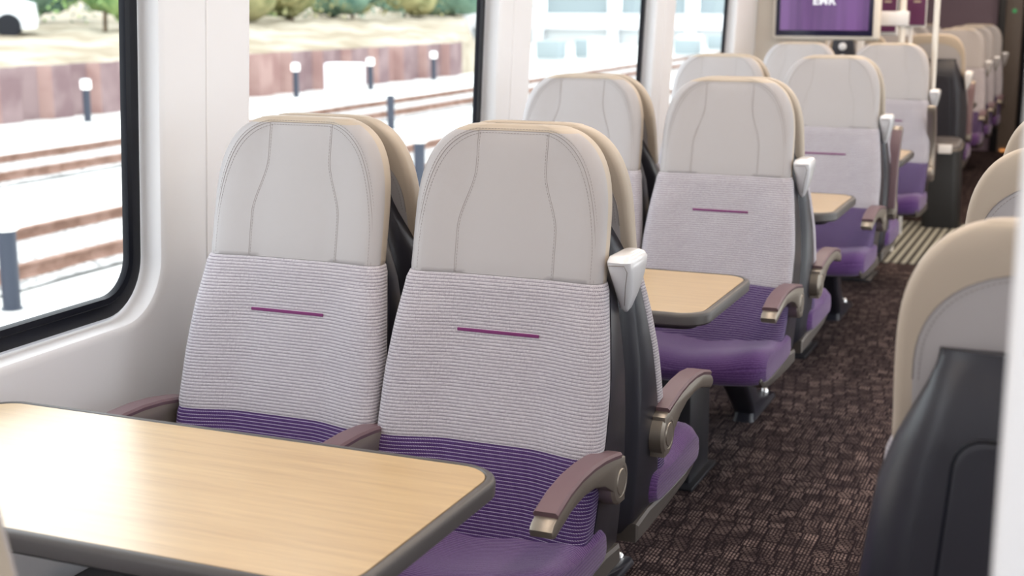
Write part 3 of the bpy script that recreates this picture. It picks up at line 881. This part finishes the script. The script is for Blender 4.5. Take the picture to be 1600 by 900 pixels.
ob('bin_label', boxm('l', 'white', -.03, .05, -.112, -.096, .475, .53, bev=.002), t_)
# plum posters on the bulkhead beyond the display
for lab, x0, x1, z0, z1, y, cat in (('narrow plum poster between the purple screen and the pole', -.025, .085, 1.227, 1.75, 6.3, 'p'), ('plum poster right of the small white box', .124, .254, 1.268, 1.75, 6.3, 'p')):
    q = thing('poster', lab, 'poster', ((x0 + x1) / 2, y, 0), 0, 'plum posters')
    w = (x1 - x0) / 2
    ob('sheet', boxm('s', 'poster', -w, w, -.004, .004, z0, z1), q)
    ob('poster_print', boxm('s', 'leather_rim', w - .07, w - .03, -.0055, -.004, 1.40, 1.41), q)
    ob('poster_frame', boxm('s', 'steel', -w - .006, w + .006, .004, .012, z0 - .012, z1 + .012), q)
# glazed bulkhead the posters hang on
t_ = thing('glazed_screen', 'white-framed glass screen behind the plum posters', 'screen', (-.1, 6.33, 0))
bm = bmesh.new(); box(bm, -.0, .27, -.012, .012, 1.205, 1.25, bev=.003); box(bm, .262, .282, -.012, .012, 0, 2.1, bev=.003); box(bm, -.04, .0, -.015, .015, 0, 2.1, bev=.003)
ob('screen_frame', finish(bm, 'f', 'white'), t_)
ob('glass_panel', boxm('g', 'glass', -.0, .262, -.003, .003, 1.25, 2.08), t_)

# ------------------------------------------------------------------ outside
GZ = -1.10
struct('ground', boxm('ground', 'ground', -90, 30, -20, 260, GZ - .2, GZ))
def rail_pair(label, xa, xb):
    t_ = thing('railway_track', label, 'track', ((xa + xb) / 2, 0, GZ), 0, 'railway tracks')
    c = (xa + xb) / 2
    bm = bmesh.new()
    nx, ny = 8, 160
    g = [[bm.verts.new((xa - .30 + (xb - xa + .6) * i / nx - c, -10 + 76 * j / ny, .02 + .05 * math.sin(PI * i / nx) + random.uniform(0, .015))) for i in range(nx + 1)] for j in range(ny + 1)]
    for j in range(ny):
        for i in range(nx): bm.faces.new((g[j][i], g[j][i + 1], g[j + 1][i + 1], g[j + 1][i]))
    ob('ballast_bed', finish(bm, 'b', 'ballast'), t_)
    for x in (xa - c, xb - c):
        bm = bmesh.new()
        prof = [(-.07, .03), (.07, .03), (.07, .05), (.012, .07), (.012, .13), (.036, .14), (.036, .165), (-.036, .165), (-.036, .14), (-.012, .13), (-.012, .07), (-.07, .05)]
        loft(bm, [[(x + a, yy, b) for a, b in prof] for yy in (-10, 30, 66)])
        ob('rail', finish(bm, 'r', 'rust', 20), t_)
rail_pair('near pair of rusty rails seen through the first window', -9.10, -7.66)
rail_pair('farther pair of rusty rails, nearer the brown piling', -14.17, -12.68)
# sheet piling
def piling(label, p0, p1, z1a, z1b):
    t_ = thing('sheet_pile_wall', label, 'wall', (p0[0], p0[1], GZ))
    d = Vector((p1[0] - p0[0], p1[1] - p0[1], 0)); L = d.length; d.normalize(); nrm = Vector((-d.y, d.x, 0))
    if nrm.x < 0: nrm = -nrm
    pa, pb = bmesh.new(), bmesh.new(); s = 0; out = True; per = 1.35
    pts = []
    while s < L:
        pts += [(s, 0), (s + per * .42, 0), (s + per * .55, -.24), (s + per * .95, -.24)]; s += per * 1.08
    for i in range(len(pts) - 1):
        (sa, oa), (sb, ob_) = pts[i], pts[i + 1]
        za = z1a + (z1b - z1a) * sa / L; zb = z1a + (z1b - z1a) * sb / L
        k = random.random()
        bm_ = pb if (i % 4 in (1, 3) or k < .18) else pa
        a0 = d * sa + nrm * oa; b0 = d * sb + nrm * ob_
        w_ = nrm * -.012
        vv = [bm_.verts.new(v) for v in (a0, b0, b0 + Z0 * zb, a0 + Z0 * za, a0 + w_, b0 + w_, b0 + w_ + Z0 * zb, a0 + w_ + Z0 * za)]
        for q in ((0, 1, 2, 3), (7, 6, 5, 4), (3, 2, 6, 7)): bm_.faces.new([vv[j] for j in q])
    a_ = ob('dark_piles', finish(pa, 'p', 'pile_a', smooth=False), t_); a_['label'] = 'dull brown pile faces'
    b_ = ob('rusty_piles', finish(pb, 'p', 'pile_b', smooth=False), t_); b_['label'] = 'orange-brown pile faces'
piling('rust-brown corrugated sheet piling along the foot of the grass bank', (-19.9, 8), (-18.2, 39), 1.18, 1.05)
# grass bank
bm = bmesh.new(); nx, ny = 14, 70; g = []
for j in range(ny + 1):
    row = []
    for i in range(nx + 1):
        u = i / nx; y = 2 + (40 + 110 * u ** 1.6) * j / ny; xx = -20.15 + (y - 8) * .055 if y < 39 else -18.4 - (y - 39) * .02
        x = xx - 50 * u ** 1.6; z = .02 + .55 * ss(0, .42, u) + .55 * u * u + random.uniform(-.06, .06) * (u > 0)
        if j >= ny - 1: z = GZ + (z - GZ) * (.6 if j == ny - 1 else 0)
        if i == 0 and j < ny - 1: z = GZ + 1.0
        row.append(bm.verts.new((x, y, z)))
    g.append(row)
for j in range(ny):
    for i in range(nx): bm.faces.new((g[j][i], g[j][i + 1], g[j + 1][i + 1], g[j + 1][i]))
lo = [bm.verts.new((r[0].co.x, r[0].co.y, GZ)) for r in g]
for j in range(ny): bm.faces.new((lo[j], lo[j + 1], g[j + 1][0], g[j][0]))
o = struct('grass_bank', finish(bm, 'grass_bank', 'grass', 80))
# bushes
def bush(label, x, y, z, w, h, mt, seed):
    rnd_ = random.Random(seed)
    t_ = thing('bush', label, 'bush', (x, y, z), 0, 'bushes on the bank')
    bm = bmesh.new()
    for k in range(7):
        a = rnd_.uniform(0, 2 * PI); r = rnd_.uniform(.1, .55) * w
        c = Vector((math.cos(a) * r * .7, math.sin(a) * r * .7, h * rnd_.uniform(.3, .75)))
        R1 = rnd_.uniform(.3, .5) * w
        n0 = len(bm.verts)
        bmesh.ops.create_icosphere(bm, subdivisions=2, radius=R1, matrix=Matrix.Translation(c))
        bm.verts.ensure_lookup_table()
        for v_ in bm.verts[n0:]: v_.co = c + (v_.co - c) * rnd_.uniform(.8, 1.1); v_.co.z = max(v_.co.z, .02)
    # loose leaves
    for k in range(260):
        a = rnd_.uniform(0, 2 * PI); e = rnd_.uniform(0, PI / 2); r = w * rnd_.uniform(.7, 1.0)
        c = Vector((math.cos(a) * math.cos(e) * r, math.sin(a) * math.cos(e) * r, .1 + math.sin(e) * h))
        s = rnd_.uniform(.06, .13); d1_ = Vector((rnd_.uniform(-1, 1), rnd_.uniform(-1, 1), rnd_.uniform(-1, 1))).normalized(); d2_ = d1_.orthogonal().normalized()
        vv = [bm.verts.new(c + d1_ * s), bm.verts.new(c + d2_ * s * .5), bm.verts.new(c - d1_ * s), bm.verts.new(c - d2_ * s * .5)]; bm.faces.new(vv)
    ob('foliage', finish(bm, 'foliage', mt, 180), t_)
    bm = bmesh.new(); tube(bm, [(0, 0, -.1), (.05, 0, h * .35), (.0, .05, h * .6)], [.07, .05, .03], 6); ob('stem', finish(bm, 'stem', 'bark'), t_)
bl = ['pale green bush on the bank seen through the first window', 'dark green bush on the bank near the first window frame', 'olive bush at the left of the second window', 'yellowish bush in the second window',
      'mid-green bush in the upper middle of the second window', 'blue-green bush in the second window', 'olive bush right of the middle of the second window', 'blue-green bush by the black frame of the second window', 'bright bush at the back behind the first window', 'shadowy bush left of the bright green one',
  'blue-green bush low behind the parked car', 'green bush at the very left of the second window, behind the olive one', 'tall bush behind the yellowish one in the second window', 'bush behind the blue-green pair in the second window', 'dark bush by the right end of the second window, set back']
# positions computed from directions
bs_ = [(-25.4, 30.6, 'leaf_a', 1.5), (-26.0, 34.6, 'leaf_c', 1.7), (-26.0, 38.5, 'leaf_b', 1.6), (-26.5, 42.5, 'leaf_b', 1.9), (-26.5, 47.0, 'leaf_c', 1.9), (-26.5, 51.5, 'leaf_b', 1.8), (-26.5, 56, 'leaf_c', 2.1), (-26.5, 61, 'leaf_c', 2.3), (-31.0, 34.0, 'leaf_c', 2.4), (-29.6, 30.0, 'leaf_c', 1.6),
  (-36.5, 35.5, 'leaf_c', 2.2), (-30.5, 41.5, 'leaf_a', 2.2), (-31.5, 47.5, 'leaf_a', 2.4), (-31.0, 53.5, 'leaf_b', 2.4), (-31.5, 60.5, 'leaf_c', 2.5)]
for i, (x, y, mt, w) in enumerate(bs_): bush(bl[i], x, y, .55, w * 1.2, 2.3, mt, i + 3)
# bollards
def bollard(label, x, y, top='lamp', g='path bollards'):
    t_ = thing('bollard_light', label, 'bollard', (x, y, GZ), 0, g)
    bm = bmesh.new(); lathe(bm, [(.09, 0), (.09, .01), (.075, .02), (.075, .66)], n=20); ob('post', finish(bm, 'post', 'bollard'), t_)
    bm = bmesh.new(); lathe(bm, [(.078, .66), (.105, .68), (.105, .83), (.09, .85)], n=20); ob('lamp_head', finish(bm, 'lamp', 'lamp'), t_)
    bm = bmesh.new(); lathe(bm, [(.11, .85), (.11, .862), (.06, .878), (.02, .88)], n=20); ob('cap', finish(bm, 'cap', 'steel'), t_)
for lab, x, y in (('lamp bollard before the brown piling in the first window', -18.1, 20.85), ('leftmost lamp bollard in the second window', -17.83, 28.57), ('lamp bollard just right of the white cabinet', -17.48, 31.9),
                  ('lamp bollard farthest right before the brown piling', -17.84, 36.6), ('large dark bollard at the left edge of the first window', -6.95, 6.39),
                  ('bollard standing between the two front headrests', -6.95, 13.93), ('bollard behind the front beige headrest, beyond the near track', -11.5, 21.75), ('small far bollard at the left of the third window', -9.9, 24.6)):
    bollard(lab, x, y)
t_ = thing('equipment_cabinet', 'white trackside cabinet with rounded top beside the tracks', 'cabinet', (-15.5, 27.0, GZ))
bm = bmesh.new(); box(bm, -.42, .42, -.28, .28, .05, .98, bev=.05, seg=3); ob('cabinet_body', finish(bm, 'c', 'white'), t_)
ob('door_seam', boxm('d', 'steel', .10, .115, -.285, -.279, .12, .9), t_); ob('plinth', boxm('p', 'steel', -.40, .40, -.26, .26, 0, .06), t_)
# parked car and brick block on the bank at the left edge
t_ = thing('parked_car', 'white car parked on top of the bank at the top left', 'car', (-27.0, 26.6, .36), math.radians(40))
bm = bmesh.new(); secs = []
sil = [(-2.0, .35), (-2.05, .75), (-1.9, .92), (-1.1, 1.0), (-.55, 1.42), (.9, 1.45), (1.6, 1.02), (2.0, .9), (2.05, .4), (2.0, .25), (-1.9, .25)]
for yy, e in ((-.82, .08), (-.78, .0), (.78, .0), (.82, .08)): secs.append([(x * (1 - e * .2), yy, z - (e if z > .9 else 0)) for x, z in sil])
loft(bm, secs); ob('car_body', finish(bm, 'car', 'carpaint', 30), t_)
bm = bmesh.new()
for yy in (-.83, .83):
    vs_ = [bm.verts.new((x, yy, z)) for x, z in ((-.95, 1.02), (-.5, 1.34), (.82, 1.36), (1.35, 1.02))]; vs2 = [bm.verts.new((v_.co.x, yy * .985, v_.co.z)) for v_ in vs_]
    bm.faces.new(vs_); bm.faces.new(vs2)
    for k in range(4): bm.faces.new((vs_[k], vs_[(k + 1) % 4], vs2[(k + 1) % 4], vs2[k]))
ob('side_windows', finish(bm, 'w', 'carglass', smooth=False), t_)
for xx in (-1.25, 1.3):
    for yy in (-.75, .75):
        bm = bmesh.new(); lathe(bm, [(.30, -.1), (.32, -.08), (.32, .08), (.30, .1), (.18, .1), (.17, .07)], (xx, yy, .32), 'y', 20); ob('wheel', finish(bm, 'w', 'black'), t_)
t_ = thing('building', 'pale building with dark windows behind the parked car', 'building', (-46, 40, .5), math.radians(20))
ob('walls', boxm('w', 'steel', -3, 3, -2.5, 2.5, 0, 5), t_)
for xx in (-1.8, 0, 1.8): ob('window', boxm('w', 'bluegrey', xx - .5, xx + .5, -2.54, -2.49, 1.6, 3.2), t_)
# station structures seen through the third and fourth windows
t_ = thing('station_building', 'pale station building with glazed upper wall beyond the third and fourth windows', 'building', (-21, 72, GZ))
ob('plinth_wall', boxm('d', 'steel', -11, 14, -2, 2, 0, .75), t_)
ob('fascia', boxm('d', 'white', -11.3, 14.3, -2.4, 2.4, .75, 1.55, bev=.05), t_)
for i in range(6):
    xx = -10.9 + i * 4.3
    ob('column', boxm('c', 'white', xx - .28, xx + .28, -2.6, -2.2, 0, 5, bev=.04), t_)
    if i < 5: ob('window', boxm('w', 'bluegrey', xx + .35, xx + 3.95, -2.1, -1.9, 1.6, 4.4), t_)
ob('roof', boxm('r', 'steel', -11.6, 14.6, -3, 3, 4.6, 5.0), t_)
for i, (x, y, h) in enumerate(((-19.2, 50, .8), (-18.3, 52, .8), (-17.2, 50.5, .9), (-15.3, 56, .7), (-16.3, 60, .8), (-15.6, 62.5, .7))):
    t_ = thing('trackside_box', ['low grey box nearest in the third window', 'low grey box beside a white block in the third window', 'small white block in the third window', 'far grey box seen in the fourth window', 'far grey block above the window-seat headrest', 'farthest grey box in the fourth window'][i], 'box', (x, y, GZ), 0)
    bm = bmesh.new(); box(bm, -.5, .5, -.4, .4, .1, h, bev=.04); ob('housing', finish(bm, 'b', 'white' if i in (2, 4) else 'bluegrey'), t_)
    ob('plinth', boxm('b', 'steel', -.45, .45, -.35, .35, 0, .1), t_)
